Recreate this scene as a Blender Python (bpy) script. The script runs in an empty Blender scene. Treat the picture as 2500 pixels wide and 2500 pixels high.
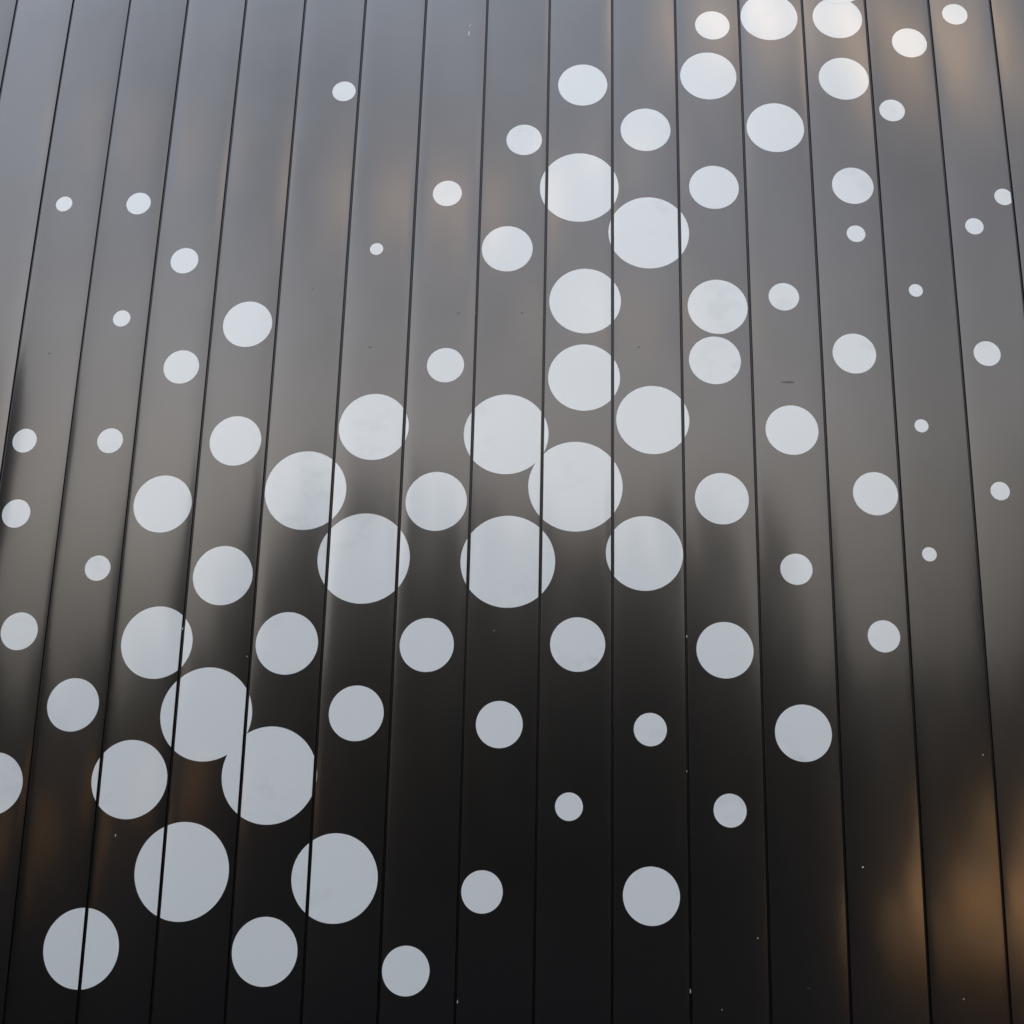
import bpy, math, random
import numpy as np
from mathutils import Matrix, Vector

sc = bpy.context.scene
COL = sc.collection
random.seed(4)

# ------------------------------------------------------------------ camera
F_PX, PITCH, YAW, ROLL, DIST, EYE = 3295.34, 0.330166, -0.0456196, 0.0245014, 8.923233, 1.6
def look_axes(p, y, r):
    cp, sp, cy, sy, cr, sr = math.cos(p), math.sin(p), math.cos(y), math.sin(y), math.cos(r), math.sin(r)
    right = Vector((cy, -sy, 0)); fwd = Vector((sy * cp, cy * cp, sp)); up = right.cross(fwd)
    return cr * right + sr * up, fwd, -sr * right + cr * up
cam_d = bpy.data.cameras.new('camera'); cam = bpy.data.objects.new('camera', cam_d); COL.objects.link(cam)
r_, f_, u_ = look_axes(PITCH, YAW, ROLL)
cam.matrix_world = Matrix(((r_.x, u_.x, -f_.x, 0), (r_.y, u_.y, -f_.y, -DIST), (r_.z, u_.z, -f_.z, EYE), (0, 0, 0, 1)))
cam_d.sensor_width = 36; cam_d.lens = F_PX / 2500 * 36
cam_d.clip_start = 0.05; cam_d.clip_end = 4000
sc.camera = cam

# ------------------------------------------------------------------ node helpers
class N:
    def __init__(s, nt): s.nt = nt; s.x = 0
    def __call__(s, typ, **kw):
        n = s.nt.nodes.new(typ); s.x += 160; n.location = (s.x, 0)
        for k, v in kw.items():
            if k == 'i':
                for kk, vv in v.items():
                    if isinstance(vv, bpy.types.NodeSocket): s.nt.links.new(vv, n.inputs[kk])
                    else: n.inputs[kk].default_value = vv
            else: setattr(n, k, v)
        return n
    def math(s, op, a, b=0.0, clamp=False):
        return s('ShaderNodeMath', operation=op, use_clamp=clamp, i={0: a, 1: b}).outputs[0]
    def vmath(s, op, a, b=(0, 0, 0)):
        n = s('ShaderNodeVectorMath', operation=op, i={0: a, 1: b})
        return n.outputs['Value'] if op in ('DOT_PRODUCT', 'LENGTH') else n.outputs[0]
    def noise(s, vec, scale, detail=3.0, rough=0.5):
        return s('ShaderNodeTexNoise', i={'Vector': vec, 'Scale': scale, 'Detail': detail, 'Roughness': rough}).outputs['Fac']
    def mix(s, fac, a, b, typ='RGBA', blend='MIX'):
        n = s('ShaderNodeMix', data_type=typ, blend_type=blend, clamp_factor=True)
        ia, ib, io = (6, 7, 2) if typ == 'RGBA' else (2, 3, 0)
        for k, v in ((0, fac), (ia, a), (ib, b)):
            if isinstance(v, bpy.types.NodeSocket): s.nt.links.new(v, n.inputs[k])
            else: n.inputs[k].default_value = v
        return n.outputs[io]
    def smooth(s, v, a, b, o0=0.0, o1=1.0):
        return s('ShaderNodeMapRange', interpolation_type='SMOOTHSTEP', i={0: v, 1: a, 2: b, 3: o0, 4: o1}).outputs[0]

# ------------------------------------------------------------------ world: low sun behind the building, broken evening cloud
SUN_DIR = Vector((0.80, 0.60, math.tan(math.radians(11)))).normalized()
w = bpy.data.worlds.new('World'); sc.world = w; w.use_nodes = True
nt = w.node_tree; nt.nodes.clear(); g = N(nt)
out = g('ShaderNodeOutputWorld'); bg = g('ShaderNodeBackground'); bg.inputs['Strength'].default_value = 0.1
nt.links.new(bg.outputs[0], out.inputs[0])
sky = g('ShaderNodeTexSky', sky_type='NISHITA', sun_disc=False)
sky.sun_elevation = math.asin(SUN_DIR.z); sky.sun_rotation = math.atan2(SUN_DIR.x, SUN_DIR.y)
sky.air_density = 1.0; sky.dust_density = 2.0
dirv = g('ShaderNodeTexCoord').outputs['Generated']
dz = g('ShaderNodeSeparateXYZ', i={0: dirv}).outputs['Z']
stretch = g.vmath('MULTIPLY', dirv, (1.0, 1.0, 1.7))
n1 = g.noise(stretch, 3.2, 5, 0.52); n2 = g.noise(stretch, 9.0, 4, 0.5)
# overcast evening: murky towards the horizon, pale warm band above it, cooler and brightest overhead
warmth = g.smooth(dz, 0.16, 0.58)
cloud = g.mix(warmth, (20.0, 18.3, 16.2, 1), (12.3, 13.1, 14.9, 1))
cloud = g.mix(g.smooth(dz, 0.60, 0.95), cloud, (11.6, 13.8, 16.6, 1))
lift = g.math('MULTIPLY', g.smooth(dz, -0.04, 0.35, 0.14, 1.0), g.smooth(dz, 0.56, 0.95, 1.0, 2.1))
side = g.math('MULTIPLY', g('ShaderNodeSeparateXYZ', i={0: dirv}).outputs['X'], -.50)
shade = g.math('ADD', side, g.math('ADD', g.smooth(n1, 0.3, 0.72, 0.84, 1.16), g.math('MULTIPLY', g.math('SUBTRACT', n2, 0.5), 0.22)))
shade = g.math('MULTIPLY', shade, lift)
cloud = g.vmath('SCALE', cloud); g.nt.nodes[-1].inputs['Scale'].default_value = 1
g.nt.links.new(shade, g.nt.nodes[-1].inputs['Scale'])
# sun-tinted cloud lumps; (direction, angular radius in rad, weight)
LUMPS = [((-.128, -.847, .517), .06, .8), ((-.386, -.74, .552), .045, .35), ((.143, -.742, .655), .035, 1.5), ((.209, -.737, .642), .035, .9), ((.145, -.774, .617), .025, .4),
         ((.275, -.716, .637), .028, .7), ((.328, -.708, .628), .045, 1.5), ((.42, -.70, .585), .05, .5), ((.05, -.824, .56), .03, .6),
         ((.03, -.978, .209), .04, .9), ((.066, -.904, .422), .05, .35),
         ((.62, -.45, .64), .09, .8), ((-.2, -.3, .93), .12, .6), ((.1, .5, .86), .12, .8), ((-.8, .3, .5), .1, .6), ((.6, .6, .55), .12, 1.2), ((.1, .8, .5), .1, .9)]
wob = g('ShaderNodeTexNoise', i={'Vector': dirv, 'Scale': 11.0, 'Detail': 4.0}).outputs['Color']
wob = g.vmath('MULTIPLY', g.vmath('SUBTRACT', wob, (.5, .5, .5)), (.09, .09, .09))
dw = g.vmath('ADD', dirv, wob)
acc = None
for (dv, rad, wt) in LUMPS:
    v = Vector(dv).normalized()
    L = g.vmath('LENGTH', g.vmath('MULTIPLY', g.vmath('SUBTRACT', dw, tuple(v)), (.6, .6, 1.5)))
    m = g.math('MULTIPLY', g.smooth(L, rad * 1.5, rad * .15), wt)
    acc = m if acc is None else g.math('ADD', acc, m)
warm = g.vmath('SCALE', (24, 15.5, 7.5)); g.nt.links.new(acc, g.nt.nodes[-1].inputs['Scale'])
cloud = g.vmath('ADD', cloud, warm)
cover = g.smooth(n1, 0.22, 0.48, 0.85, 1.0)
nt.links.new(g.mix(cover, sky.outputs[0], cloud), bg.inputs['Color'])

sun_d = bpy.data.lights.new('sun', 'SUN'); sun_d.energy = 5.0; sun_d.angle = math.radians(0.6); sun_d.color = (1, .74, .46)
sun = bpy.data.objects.new('sun', sun_d); COL.objects.link(sun)
sun.rotation_euler = SUN_DIR.to_track_quat('Z', 'Y').to_euler()

vs = sc.view_settings
sc.display_settings.display_device = 'sRGB'
vs.view_transform = 'Standard'; vs.look = 'None'; vs.exposure = 0.0; vs.gamma = 1.0; vs.use_curve_mapping = False
sc.cycles.max_bounces = 6; sc.cycles.caustics_reflective = False; sc.cycles.caustics_refractive = False

# ------------------------------------------------------------------ scene helpers
def tag(o, label=None, cat=None, group=None, kind=None):
    for k, v in (('label', label), ('category', cat), ('group', group), ('kind', kind)):
        if v: o[k] = v
    return o
def empty(name, loc=(0, 0, 0)):
    o = bpy.data.objects.new(name, None); o.location = loc; COL.objects.link(o); return o
def mesh_obj(name, verts, faces, mat, parent=None, smooth=False, normals=None):
    me = bpy.data.meshes.new(name)
    me.from_pydata([tuple(map(float, v)) for v in verts], [], [tuple(int(i) for i in f) for f in faces])
    me.materials.append(mat)
    if smooth: me.polygons.foreach_set('use_smooth', [True] * len(me.polygons))
    me.update()
    if normals is not None: me.normals_split_custom_set_from_vertices([tuple(map(float, n)) for n in normals])
    o = bpy.data.objects.new(name, me); COL.objects.link(o)
    if parent: o.parent = parent
    return o
def box(name, lo, hi, mat, parent=None):
    x0, y0, z0 = lo; x1, y1, z1 = hi
    v = [(x, y, z) for z in (z0, z1) for y in (y0, y1) for x in (x0, x1)]
    f = [(0, 2, 3, 1), (4, 5, 7, 6), (0, 1, 5, 4), (2, 6, 7, 3), (0, 4, 6, 2), (1, 3, 7, 5)]
    return mesh_obj(name, v, f, mat, parent)
def new_mat(name):
    m = bpy.data.materials.new(name); m.use_nodes = True; m.node_tree.nodes.clear()
    h = N(m.node_tree); o = h('ShaderNodeOutputMaterial'); b = h('ShaderNodeBsdfPrincipled')
    m.node_tree.links.new(b.outputs[0], o.inputs[0]); return m, h, b

# ------------------------------------------------------------------ materials
def panel_mat():
    m, h, b = new_mat('dark_satin_metal')
    pos = h('ShaderNodeTexCoord').outputs['Object']
    rnd = h('ShaderNodeObjectInfo').outputs['Random']
    st = h.vmath('MULTIPLY', pos, (26, 26, 1.1))
    n = h.noise(st, 1.0, 4, .6); n_ = h.noise(pos, 2.2, 4, .55)
    b.inputs['Metallic'].default_value = 1.0
    tone = h.math('ADD', h.math('MULTIPLY', rnd, .020), h.math('ADD', .112, h.math('MULTIPLY', n_, .016)))
    col = h('ShaderNodeCombineColor', i={0: tone, 1: tone, 2: h.math('MULTIPLY', tone, 1.02)}).outputs[0]
    m.node_tree.links.new(col, b.inputs['Base Color'])
    ro = h.math('ADD', .095, h.math('ADD', h.math('MULTIPLY', n, .02), h.math('MULTIPLY', n_, .05)))
    m.node_tree.links.new(ro, b.inputs['Roughness'])
    b2 = h('ShaderNodeBsdfPrincipled', i={'Metallic': 1.0, 'Base Color': col, 'Roughness': .27})   # haze lobe of the satin coating
    mx = h('ShaderNodeMixShader', i={0: .5}); m.node_tree.links.new(b.outputs[0], mx.inputs[1]); m.node_tree.links.new(b2.outputs[0], mx.inputs[2])
    m.node_tree.links.new(mx.outputs[0], [x for x in m.node_tree.nodes if x.type == 'OUTPUT_MATERIAL'][0].inputs[0])
    return m
M_PANEL = panel_mat()
def dot_mat():
    m, h, b = new_mat('white_gloss_film')
    pos = h('ShaderNodeTexCoord').outputs['Object']
    n = h.noise(h.vmath('MULTIPLY', pos, (1, 1, 1.5)), 5.0, 5, .6); patch = h.noise(pos, .9, 2, .5)
    f = h.math('MULTIPLY', h.smooth(n, .48, .66), h.smooth(patch, .48, .6))
    col = h.mix(h.math('MULTIPLY', f, .6), (.79, .845, .87, 1), (.68, .74, .755, 1))
    m.node_tree.links.new(col, b.inputs['Base Color'])
    b.inputs['Roughness'].default_value = .3; b.inputs['IOR'].default_value = 1.45
    b.inputs['Coat Weight'].default_value = 1.0; b.inputs['Coat IOR'].default_value = 1.68; b.inputs['Coat Roughness'].default_value = .09
    return m
M_DOT = dot_mat()
def plain(name, col, rough=.6, metal=0.0, var=.25, scale=3.0):
    m, h, b = new_mat(name)
    pos = h('ShaderNodeTexCoord').outputs['Object']
    n = h.noise(pos, scale, 5, .6)
    lo = tuple(c * (1 - var) for c in col) + (1,); hi = tuple(c * (1 + var) for c in col) + (1,)
    m.node_tree.links.new(h.mix(n, lo, hi), b.inputs['Base Color'])
    b.inputs['Roughness'].default_value = rough; b.inputs['Metallic'].default_value = metal
    return m
M_CHANNEL = plain('joint_metal', (.05, .05, .056), .3, 1.0, .1)
M_CORE = plain('black_membrane', (.01, .01, .011), .8)
M_CAP = plain('coping_metal', (.12, .12, .125), .3, 1.0, .1)
M_STONE = plain('plinth_concrete', (.12, .115, .11), .8)
M_FLECK = plain('pale_droppings', (.7, .7, .68), .7)
M_SCUFF = plain('grey_scuff', (.115, .112, .11), .5, 1.0)
M_ASPHALT = plain('asphalt', (.008, .0085, .010), .9, 0, .3, .8)
[n for n in M_ASPHALT.node_tree.nodes if n.type == 'BSDF_PRINCIPLED'][0].inputs['Specular IOR Level'].default_value = .12
M_BARK = plain('bark', (.035, .028, .022), .9, 0, .3, 6)
def leaf_mat(name, c0, c1, trans):
    m, h, b = new_mat(name)
    n = h.noise(h('ShaderNodeTexCoord').outputs['Object'], 1.6, 4, .6)
    col = h.mix(h.smooth(n, .35, .65), c0 + (1,), c1 + (1,))
    m.node_tree.links.new(col, b.inputs['Base Color']); b.inputs['Roughness'].default_value = .6
    tr = h('ShaderNodeBsdfTranslucent', i={'Color': col}); mx = h('ShaderNodeMixShader', i={0: trans})
    m.node_tree.links.new(b.outputs[0], mx.inputs[1]); m.node_tree.links.new(tr.outputs[0], mx.inputs[2])
    m.node_tree.links.new(mx.outputs[0], [x for x in m.node_tree.nodes if x.type == 'OUTPUT_MATERIAL'][0].inputs[0])
    return m
M_EVER = leaf_mat('evergreen_leaves', (.026, .026, .018), (.045, .042, .03), .15)
M_GOLD = leaf_mat('amber_leaves', (.93, .68, .38), (.96, .78, .50), .4)
M_OCHRE = plain('ochre_render', (.92, .62, .36), .9, 0, .12, 1.5)
M_BROWN = leaf_mat('brown_leaves', (.20, .11, .06), (.34, .19, .10), .25)
M_RUST = leaf_mat('rust_leaves', (.62, .34, .13), (.82, .54, .24), .3)

# ------------------------------------------------------------------ the curved cladding surface
W, S0, QA, QB, X0, Z0 = .5, -0.188078, .00979779, .00698337, -.3, 7.5
SO = [-0.0, 0.0355, 0.0373, 0.0227, 0.0097, -0.0063, -0.0185, -0.0223, -0.0317, -0.037, -0.0316, -0.0306, -0.0255, -0.0123, 0.0064, 0.0193, 0.0421, 0.0427]
P_FIRST, P_LAST = -4, 24
ZB, ZT = .28, 10.9
HG = .0110                                        # half of the joint between two panels
def seam_x(n): return S0 + W * (n - 10 + (SO[n] if 1 <= n <= 17 else SO[1] if n < 1 else SO[17]))
rng = np.random.RandomState(11)
PN = {}
for p in range(P_FIRST, P_LAST):
    PN[p] = dict(k=rng.uniform(.85, 1.25) * (1.2 if p <= 9 else 1.05), e=rng.uniform(.8, 1.2) * (1.9 if p <= 8 else 1.3 if p <= 10 else .75), t=rng.uniform(-.010, .010),
                 w=[(rng.uniform(.00015, .0005), rng.uniform(1.3, 3.8), rng.uniform(0, 6.28), rng.uniform(-.7, .7)) for _ in range(3)],
                 tw=[(rng.uniform(.0003, .0011), rng.uniform(2.5, 6), rng.uniform(0, 6.28)) for _ in range(2)])
def surf_y(p, x, z):
    xa, xb = seam_x(p), seam_x(p + 1); wd = xb - xa; u = (x - (xa + xb) / 2) / wd; q = PN[p]
    y = QA * (x - X0) ** 2 + QB * (z - Z0) ** 2 + wd * (.029 * q['k'] * u ** 2 + .0046 * q['e'] * (2 * u) ** 6 + q['t'] * u)
    for a, l, ph, c in q['w']: y = y + a * np.sin(6.2832 * z / l + ph) * np.cos(3.14159 * (u + c * .3))
    for a, l, ph in q['tw']: y = y + a * u * np.sin(6.2832 * z / l + ph)
    return y
def surf_n(p, x, z):
    e = 1e-4
    dx = (surf_y(p, x + e, z) - surf_y(p, x - e, z)) / (2 * e); dzv = (surf_y(p, x, z + e) - surf_y(p, x, z - e)) / (2 * e)
    n = np.stack([dx, -np.ones_like(dx), dzv], -1); return n / np.linalg.norm(n, axis=-1, keepdims=True)
def quads(nr, nc): return [(r * nc + c, r * nc + c + 1, (r + 1) * nc + c + 1, (r + 1) * nc + c) for r in range(nr - 1) for c in range(nc - 1)]

bld = empty('clad_building', (seam_x(10), 0, 0))
BO = Vector((seam_x(10), 0, 0))
tag(bld, 'dark grey metal clad building with upright panels and scattered white round dots', 'building')
def on_b(v): v = np.array(v, float).reshape(-1, 3); v[:, 0] -= BO.x; return v

# one upright panel: bowed face with rolled edges, folded back at both sides
zs = np.linspace(ZB, ZT, 100)
uu = np.concatenate([np.linspace(-.5, -.36, 16)[:-1], np.linspace(-.36, .36, 17), np.linspace(.36, .5, 16)[1:]])
for p in range(P_FIRST, P_LAST):
    xa, xb = seam_x(p) + HG, seam_x(p + 1) - HG
    xs = (xa + xb) / 2 + uu * (xb - xa)
    X, Z = np.meshgrid(xs, zs); Y = surf_y(p, X, Z); NR = surf_n(p, X, Z)
    # fold: small radius then a return 26 mm deep
    cols, ncols = [], []
    R_ = .0011
    def fold(side):
        xe = xa if side < 0 else xb; res = []
        ye = surf_y(p, np.full_like(zs, xe), zs)
        for ang in (25, 50, 75, 90):
            t = math.radians(ang)
            res.append((np.stack([np.full_like(zs, xe + side * R_ * math.sin(t)), ye + R_ * (1 - math.cos(t)), zs], -1), (side * math.sin(t), -math.cos(t), 0)))
        res.append((np.stack([np.full_like(zs, xe + side * R_), ye + .030, zs], -1), (side, 0, 0)))
        return res
    for P_, n_ in reversed(fold(-1)): cols.append(P_); ncols.append(np.tile(n_, (len(zs), 1)))
    for c in range(len(xs)):
        cols.append(np.stack([X[:, c], Y[:, c], zs], -1)); ncols.append(NR[:, c])
    for P_, n_ in fold(1): cols.append(P_); ncols.append(np.tile(n_, (len(zs), 1)))
    V = np.stack(cols, 1); NN = np.stack(ncols, 1)
    mesh_obj('metal_panel', on_b(V), quads(len(zs), V.shape[1]), M_PANEL, bld, True, NN.reshape(-1, 3))
# joint channel seen in the gap: a low tongue between two slots
for n in range(P_FIRST, P_LAST + 1):
    xc = seam_x(n); pp = min(max(n, P_FIRST), P_LAST - 1); ye = QA * (xc - X0) ** 2 + QB * (zs - Z0) ** 2 + W * .0135
    prof = [(-.014, .028), (-.0044, .028), (-.0044, .0115), (-.0034, .0102), (.0034, .0102), (.0044, .0115), (.0044, .028), (.014, .028)]
    V = np.stack([np.stack([np.full_like(zs, xc + a), ye + b, zs], -1) for a, b in prof], 1)
    mesh_obj('joint_channel', on_b(V), quads(len(zs), len(prof)), M_CHANNEL, bld)

DOTS = [
    (-1.819, 8.172, 0.092), (1.092, 8.783, 0.137), (1.546, 8.875, 0.226), (2.091, 8.879, 0.197), (2.649, 8.656, 0.139), 
    (3.036, 8.951, 0.101), (0.065, 8.206, 0.192), (1.048, 8.299, 0.220), (2.107, 8.297, 0.196), (2.465, 8.013, 0.099), 
    (0.552, 7.796, 0.192), (-0.384, 7.702, 0.137), (1.553, 7.831, 0.221), (0.044, 7.280, 0.299), (1.066, 7.290, 0.188), 
    (2.120, 7.328, 0.158), (-0.961, 7.229, 0.111), (3.264, 7.272, 0.071), (3.018, 7.008, 0.069), (0.568, 6.893, 0.302), 
    (-3.976, 7.216, 0.066), (-3.372, 7.196, 0.096), (-0.492, 6.751, 0.191), (-1.479, 6.754, 0.050), (2.120, 6.914, 0.070), 
    (-2.954, 6.684, 0.108), (0.094, 6.320, 0.264), (1.069, 6.284, 0.220), (1.558, 6.374, 0.112), (2.536, 6.453, 0.052), 
    (-3.392, 6.209, 0.067), (-2.418, 6.141, 0.186), (1.039, 5.854, 0.188), (2.053, 5.930, 0.158), (3.023, 5.960, 0.098), 
    (-2.890, 5.802, 0.134), (-0.921, 5.798, 0.136), (0.090, 5.707, 0.260), (-1.424, 5.318, 0.254), (-0.465, 5.264, 0.304), 
    (0.584, 5.384, 0.261), (1.576, 5.324, 0.188), (2.503, 5.380, 0.050), (-4.023, 5.239, 0.093), (-3.369, 5.227, 0.096), 
    (-2.431, 5.214, 0.190), (0.034, 4.875, 0.333), (-1.890, 4.836, 0.294), (-0.949, 4.756, 0.218), (1.064, 4.800, 0.189), 
    (2.145, 4.861, 0.159), (3.028, 4.906, 0.068), (-2.926, 4.739, 0.214), (-4.013, 4.678, 0.107), (-1.445, 4.337, 0.326), 
    (-0.432, 4.322, 0.330), (0.518, 4.393, 0.268), (1.567, 4.299, 0.111), (2.495, 4.429, 0.051), (-3.354, 4.266, 0.093), 
    (-2.440, 4.210, 0.214), (-3.878, 3.812, 0.135), (-2.870, 3.732, 0.255), (-1.949, 3.730, 0.218), (-0.976, 3.727, 0.187), 
    (0.059, 3.744, 0.188), (1.061, 3.723, 0.194), (2.147, 3.843, 0.111), (-3.425, 3.296, 0.184), (-2.476, 3.238, 0.320), 
    (-1.439, 3.254, 0.188), (-0.464, 3.192, 0.158), (0.550, 3.176, 0.111), (1.573, 3.174, 0.190), (-3.937, 2.755, 0.213), 
    (-2.974, 2.794, 0.264), (-2.009, 2.833, 0.325), (0.010, 2.660, 0.092), (1.072, 2.657, 0.109), (-2.558, 2.198, 0.320), 
    (-1.528, 2.174, 0.287), (-0.552, 2.107, 0.136), (0.551, 2.104, 0.185), (-3.196, 1.698, 0.257), (-1.964, 1.705, 0.217), 
    (-1.033, 1.607, 0.155), 
    (2.105, 9.270, 0.250)]
MARKS_PALE = [(-0.845, 8.705, 0.0102, 0.0518, -0.15), (-0.839, 8.783, 0.0059, 0.0388, -0.2), (1.929, 2.317, 0.0102, 0.0112, 0), (2.767, 3.061, 0.0094, 0.0104, 0), (1.234, 1.86, 0.0086, 0.0086, 0), (0.804, 3.811, 0.0063, 0.0216, 0), (0.791, 2.906, 0.0071, 0.0095, 0), (-2.695, 3.83, 0.0078, 0.0216, 0), (0.797, 1.527, 0.0063, 0.0302, 0), (-0.692, 1.428, 0.0063, 0.0216, 0), (2.536, 1.52, 0.0078, 0.0086, 0), (-3.032, 2.424, 0.0078, 0.0173, 0), (-2.221, 3.638, 0.0063, 0.0069, 0), (1.752, 1.186, 0.0078, 0.0086, 0), (-0.515, 3.831, 0.0059, 0.0065, 0), (0.995, 1.42, 0.0078, 0.0065, 0)]
MARKS_DARK = [(1.562, 5.692, 0.1176, 0.0173, 0), (-1.485, 5.944, 0.0353, 0.0108, 0), (-0.84, 6.216, 0.0314, 0.0129, 0.2), (-0.714, 6.22, 0.0196, 0.0173, 0.5), (-3.923, 5.935, 0.0314, 0.0086, 0), (-1.944, 6.425, 0.0235, 0.0086, 0), (-0.37, 6.22, 0.0274, 0.0129, 0.3), (0.487, 5.949, 0.0274, 0.0086, 0), (1.547, 1.561, 0.0314, 0.0086, 0)]
TALL = [(-10, -30, 'tall_b'), (-6.5, -29, 'tall_a'), (-2, -31, 'tall_b'), (2.2, -31, 'tall_b'), (5.0, -32, 'tall_a'),
        (-33, -30, 'tall_a'), (-38, -27, 'tall_b'), (23, -29, 'tall_b'), (28, -27, 'tall_a'), (33, -30, 'tall_b'), (-45, -24, 'tall_a'), (40, -24, 'tall_a'), (-21, -14, 'tall_a'), (-24.5, -10, 'tall_b'), (19, -18, 'tall_b'), (-9.7, -5.6, 'column')]
LOW = [(-44 + 5.2 * i, -47 + 2.2 * ((i * 7) % 4)) for i in range(18)]
GOLD = [(6.6, -11.0, .42), (11.2, -14.2, 1.15), (7.6, -10.2, .36)]
RUST = [(-12.2, -14, .93, 'rust', 'small rust leaved tree mirrored as brown mottling at the lower left edge'), (-8.2, -13.4, 1.0, 'sprig', 'thin brown leaved sapling mirrored as flecks beside the lower central joints')]
# ------------------------------------------------------------------ white dots, trimmed at the panel folds
def dot(cx, cz, r, off):
    V, Fc, NV = [], [], []
    for p in range(P_FIRST, P_LAST):
        lo, hi = seam_x(p) + HG + .0012, seam_x(p + 1) - HG - .0012
        a, b = max(lo, cx - r), min(hi, cx + r)
        if b - a < .002: continue
        t0, t1 = math.acos(max(-1, min(1, (a - cx) / r))), math.acos(max(-1, min(1, (b - cx) / r)))
        nc = max(8, int(64 * (t0 - t1) / math.pi)); nr = 15
        t = np.linspace(t0, t1, nc); x = cx + r * np.cos(t); h = np.maximum(r * np.sin(t), 2e-5)
        s = np.linspace(-1, 1, nr)
        X = np.repeat(x[None], nr, 0); Z = cz + s[:, None] * h[None]
        Y = surf_y(p, X, Z); NR = surf_n(p, X, Z)
        top = np.stack([X, Y - off, Z], -1).reshape(-1, 3); base = len(V)
        V += list(top); NV += list(NR.reshape(-1, 3)); Fc += [tuple(base + i for i in q) for q in quads(nr, nc)]
        # cut edge of the film
        loop = [c for c in range(nc)] + [(k * nc + nc - 1) for k in range(1, nr)] + [((nr - 1) * nc + c) for c in range(nc - 2, -1, -1)] + [k * nc for k in range(nr - 2, 0, -1)]
        b2 = len(V)
        for i in loop:
            q = top[i]; n = NR.reshape(-1, 3)[i]
            d = np.array([q[0] - cx, 0, q[2] - cz]); d /= max(np.linalg.norm(d), 1e-6)
            V.append(q); NV.append(d); V.append(q + np.array([0, off - .0001, 0])); NV.append(d)
        m = len(loop)
        for k in range(m):
            a1, a2 = b2 + 2 * k, b2 + 2 * ((k + 1) % m); Fc.append((a1, a1 + 1, a2 + 1, a2))
    return mesh_obj('white_dot', on_b(V), Fc, M_DOT, bld, True, NV)
for i, (cx, cz, r) in enumerate(DOTS): dot(cx, cz, r, .0005 + .0003 * (i % 3 if i in (70, 71, 77, 76, 86, 3) else 0))

# small marks on the cladding
def sliver(name, x, z, wid, hei, tilt, mat, off=.0009, k=9):
    p = max(q for q in range(P_FIRST, P_LAST) if seam_x(q) <= x); V = []
    c, s = math.cos(tilt), math.sin(tilt); rr = random.Random(int(x * 1000 + z * 77))
    for i in range(k):
        t = 6.2832 * i / k; a = wid / 2 * math.cos(t) * rr.uniform(.6, 1.1); b = hei / 2 * math.sin(t) * rr.uniform(.75, 1.1)
        V.append((x + a * c - b * s, 0, z + a * s + b * c))
    V = np.array(V); V[:, 1] = surf_y(p, V[:, 0], V[:, 2]) - off
    B = V.copy(); B[:, 1] += off * .9
    f = [tuple(range(k))] + [(i, k + i, k + (i + 1) % k, (i + 1) % k) for i in range(k)]
    return mesh_obj(name, on_b(np.vstack([V, B])), f, mat, bld)
for (x, z, a, b, t) in MARKS_PALE: sliver('pale_fleck', x, z, a, b, t, M_FLECK)
for (x, z, a, b, t) in MARKS_DARK: sliver('scuff_mark', x, z, a, b, t, M_SCUFF, .0006)

# body of the building
XL, XR = seam_x(P_FIRST), seam_x(P_LAST)
def yq(x, z): return QA * (x - X0) ** 2 + QB * (z - Z0) ** 2
xs = np.linspace(XL, XR, 40); V = []
zz = np.linspace(.0, ZT, 30)
X, Z = np.meshgrid(xs, zz); V = np.stack([X, yq(X, np.maximum(Z, ZB)) + .05, Z], -1).reshape(-1, 3)
nv = len(V); back = V.copy(); back[:, 1] = 14.0
nc = len(xs); nr = len(zz)
fc = quads(nr, nc) + [tuple(nv + i for i in reversed(q)) for q in quads(nr, nc)]
edge = [c for c in range(nc)] + [k * nc + nc - 1 for k in range(1, nr)] + [(nr - 1) * nc + c for c in range(nc - 2, -1, -1)] + [k * nc for k in range(nr - 2, 0, -1)]
fc += [(edge[k], nv + edge[k], nv + edge[(k + 1) % len(edge)], edge[(k + 1) % len(edge)]) for k in range(len(edge))]
mesh_obj('wall_core', on_b(np.vstack([V, back])), fc, M_CORE, bld)
def strip(name, z0, z1, dy0, dy1, mat):
    V = []
    for x in np.linspace(XL - .03, XR + .03, 60):
        y = yq(x, z0)
        V += [(x, y + dy0, z0), (x, y + dy0, z1), (x, y + dy1, z1), (x, y + dy1, z0)]
    f = []
    for k in range(59):
        for j in range(4): f.append((4 * k + j, 4 * k + 4 + j, 4 * k + 4 + (j + 1) % 4, 4 * k + (j + 1) % 4))
    f += [(0, 1, 2, 3), (239, 238, 237, 236)]
    return mesh_obj(name, on_b(V), f, mat, bld)
strip('parapet_cap', ZT + .002, ZT + .12, -.04, .5, M_CAP)
strip('plinth', .0, ZB - .01, -.02, .045, M_STONE)

# ------------------------------------------------------------------ ground
gd = mesh_obj('ground', [(-1500, -1500, 0), (1500, -1500, 0), (1500, 1500, 0), (-1500, 1500, 0)], [(0, 1, 2, 3)], M_ASPHALT)
tag(gd, kind='structure')

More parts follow.
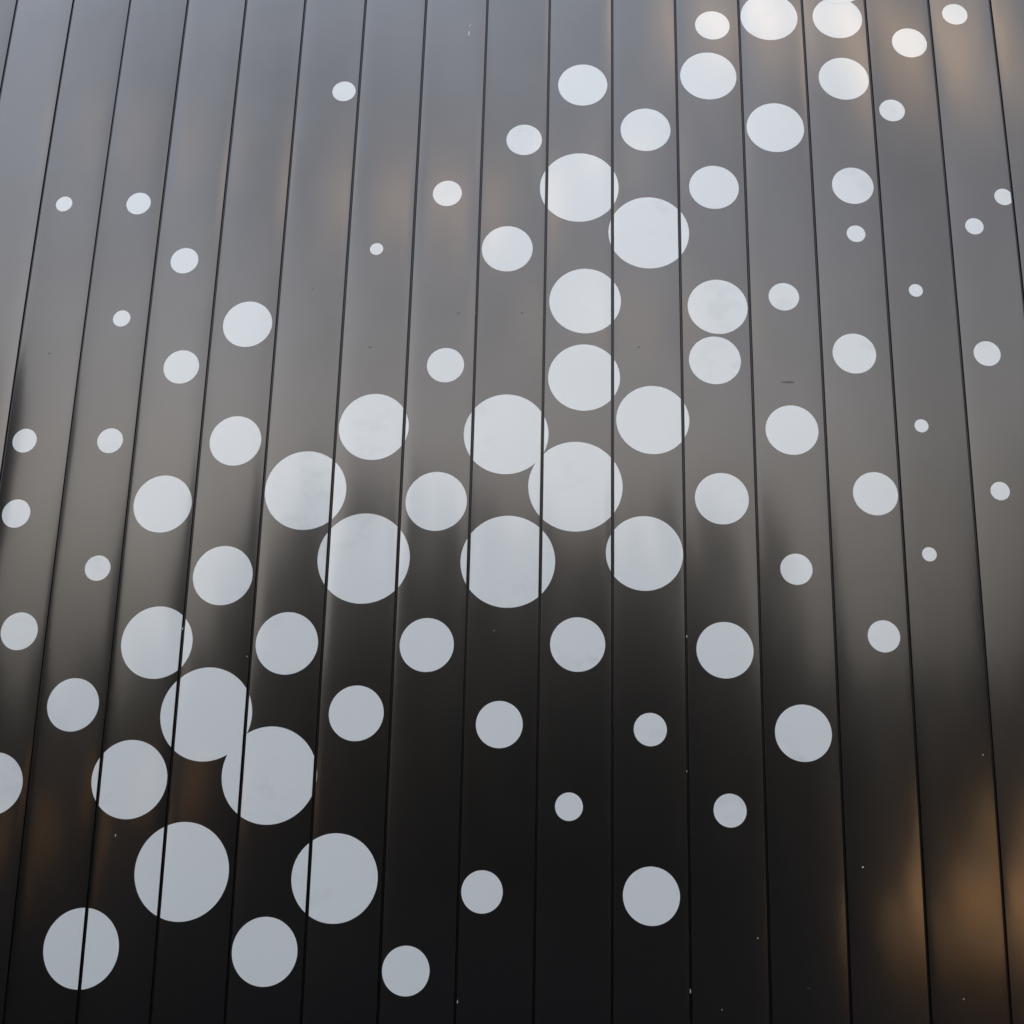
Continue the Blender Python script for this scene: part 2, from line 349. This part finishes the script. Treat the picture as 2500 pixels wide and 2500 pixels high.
# ------------------------------------------------------------------ trees across the yard, seen mirrored in the metal
def leaf_mesh(name, H, R, z0, n_clump, n_leaf, size, mat, seed, sparse=0.0):
    rs = np.random.RandomState(seed)
    zc = z0 + (H - z0) * rs.beta(1.5, 1.0, n_clump); tt = (zc - z0) / (H - z0)
    rad = R * np.sqrt(np.clip(1 - (2 * tt - .85) ** 2 / 1.6, .02, 1)) * (.35 + .65 * np.sqrt(rs.rand(n_clump)))
    an = rs.rand(n_clump) * 6.2832
    cen = np.stack([rad * np.cos(an), rad * np.sin(an), zc], -1)
    L = np.repeat(cen, n_leaf, 0) + rs.normal(0, 1, (n_clump * n_leaf, 3)) * np.repeat(rs.uniform(.35, .8, n_clump), n_leaf)[:, None] * (R / 4.5)
    n = len(L); a = rs.normal(0, 1, (n, 3)); a /= np.linalg.norm(a, axis=1)[:, None]
    b = np.cross(a, rs.normal(0, 1, (n, 3))); b /= np.linalg.norm(b, axis=1)[:, None]
    s = size * rs.uniform(.6, 1.3, n)[:, None]
    V = np.stack([L - a * s, L + b * s * .45, L + a * s, L - b * s * .45], 1).reshape(-1, 3)
    me = bpy.data.meshes.new(name)
    me.vertices.add(4 * n); me.vertices.foreach_set('co', V.astype(np.float32).ravel())
    me.loops.add(4 * n); me.loops.foreach_set('vertex_index', np.arange(4 * n, dtype=np.int32))
    me.polygons.add(n); me.polygons.foreach_set('loop_start', np.arange(0, 4 * n, 4, dtype=np.int32))
    me.polygons.foreach_set('loop_total', np.full(n, 4, dtype=np.int32))
    me.materials.append(mat); me.update(calc_edges=True); me.validate(); return me, cen
def trunk_mesh(H, z0, r0, cen, seed):
    rs = random.Random(seed); V, F = [], []
    def tube(pts, rads, k=8):
        base = len(V)
        for i, (q, r) in enumerate(zip(pts, rads)):
            d = (Vector(pts[min(i + 1, len(pts) - 1)]) - Vector(pts[max(i - 1, 0)])).normalized()
            a = d.orthogonal().normalized(); b = d.cross(a)
            for j in range(k):
                t = 6.2832 * j / k; V.append(Vector(q) + (a * math.cos(t) + b * math.sin(t)) * r)
        for i in range(len(pts) - 1):
            for j in range(k): F.append((base + i * k + j, base + i * k + (j + 1) % k, base + (i + 1) * k + (j + 1) % k, base + (i + 1) * k + j))
    n = 8; pts = [(rs.uniform(-.12, .12) * i / 2, rs.uniform(-.12, .12) * i / 2, -.1 + H * .9 * i / n) for i in range(n + 1)]
    tube(pts, [r0 * (1.35 if i == 0 else 1) * (1 - .9 * i / n) for i in range(n + 1)])
    for c in cen[::2]:
        zz_ = max(z0 * .8, c[2] * .62); s_ = Vector((0, 0, zz_)); e_ = Vector(c)
        m_ = (s_ + e_) / 2 + Vector((0, 0, -.15 * (e_ - s_).length * .5))
        r1 = r0 * .28 * (1 - .6 * zz_ / H); tube([s_, m_, e_], [r1, r1 * .6, r1 * .15], 5)
    return V, F
TREES = {}
def tree(kind, name, x, y, sc_, rot, label, cat, group):
    if kind not in TREES:
        H, R, z0, ncl, nl, size, mat, seed, r0 = KIND[kind]
        me, cen = leaf_mesh(name + '_leaves', H, R, z0, ncl, nl, size, mat, seed)
        V, F = trunk_mesh(H, z0, r0, cen, seed)
        tm = bpy.data.meshes.new(name + '_trunk'); tm.from_pydata([tuple(v) for v in V], [], F); tm.materials.append(M_BARK)
        tm.polygons.foreach_set('use_smooth', [True] * len(tm.polygons)); tm.update(); TREES[kind] = (me, tm)
    me, tm = TREES[kind]
    root = empty(name, (x, y, 0)); root.rotation_euler.z = rot; root.scale = (sc_, sc_, sc_)
    tag(root, label, cat, group)
    for nm, m in (('trunk', tm), ('crown', me)):
        o = bpy.data.objects.new(nm, m); COL.objects.link(o); o.parent = root
KIND = {'column': (8.2, 1.5, .5, 60, 170, .16, M_EVER, 8, .2), 'tall_a': (13.2, 5.0, 1.2, 70, 85, .22, M_EVER, 1, .34), 'tall_b': (11.0, 4.7, 1.0, 64, 80, .22, M_EVER, 2, .30),
        'low': (8.2, 4.2, .4, 44, 200, .22, M_EVER, 3, .2),
        'gold': (2.0, 2.1, .05, 34, 130, .12, M_GOLD, 5, .08), 'rust': (2.5, 1.5, .4, 26, 110, .075, M_RUST, 6, .06), 'sprig': (3.15, .8, 1.9, 16, 90, .08, M_RUST, 9, .04)}
rt = random.Random(3)
for x, y, k in TALL:
    tree(k, 'evergreen_tree', x, y, rt.uniform(.94, 1.08), rt.uniform(0, 6.28), 'tall dark evergreen standing across the yard, seen only as black in the metal', 'tree', 'tall evergreens across the yard')
for x, y in LOW:
    tree('low', 'hedge_tree', x, y, rt.uniform(.8, 1.1), rt.uniform(0, 6.28), 'low dark tree far off, below the bright gaps mirrored in the metal', 'tree', 'low trees far across the yard')
for x, y, s in GOLD:
    tree('gold', 'amber_bush', x, y, s, rt.uniform(0, 6.28), 'sunlit amber bush mirrored as the orange glow at lower right', 'bush', 'sunlit amber bushes')
for x, y, s, kd, lb in RUST:
    tree(kd, 'rust_tree', x, y, s, rt.uniform(0, 6.28), lb, 'tree', 'small rust leaved trees')

# low ochre wall added out of view to brighten the mirrored orange patch
gw = empty('added_ochre_wall', (8.7, -11.6, 0)); gw.rotation_euler.z = math.radians(-22)
tag(gw, 'low sunlit ochre wall added out of view to brighten the orange patch mirrored at lower right', 'wall')
box('wall_face', (-2.0, -.15, 0), (2.0, .15, 1.45), M_OCHRE, gw)
box('coping', (-2.08, -.21, 1.452), (2.08, .21, 1.54), M_OCHRE, gw)
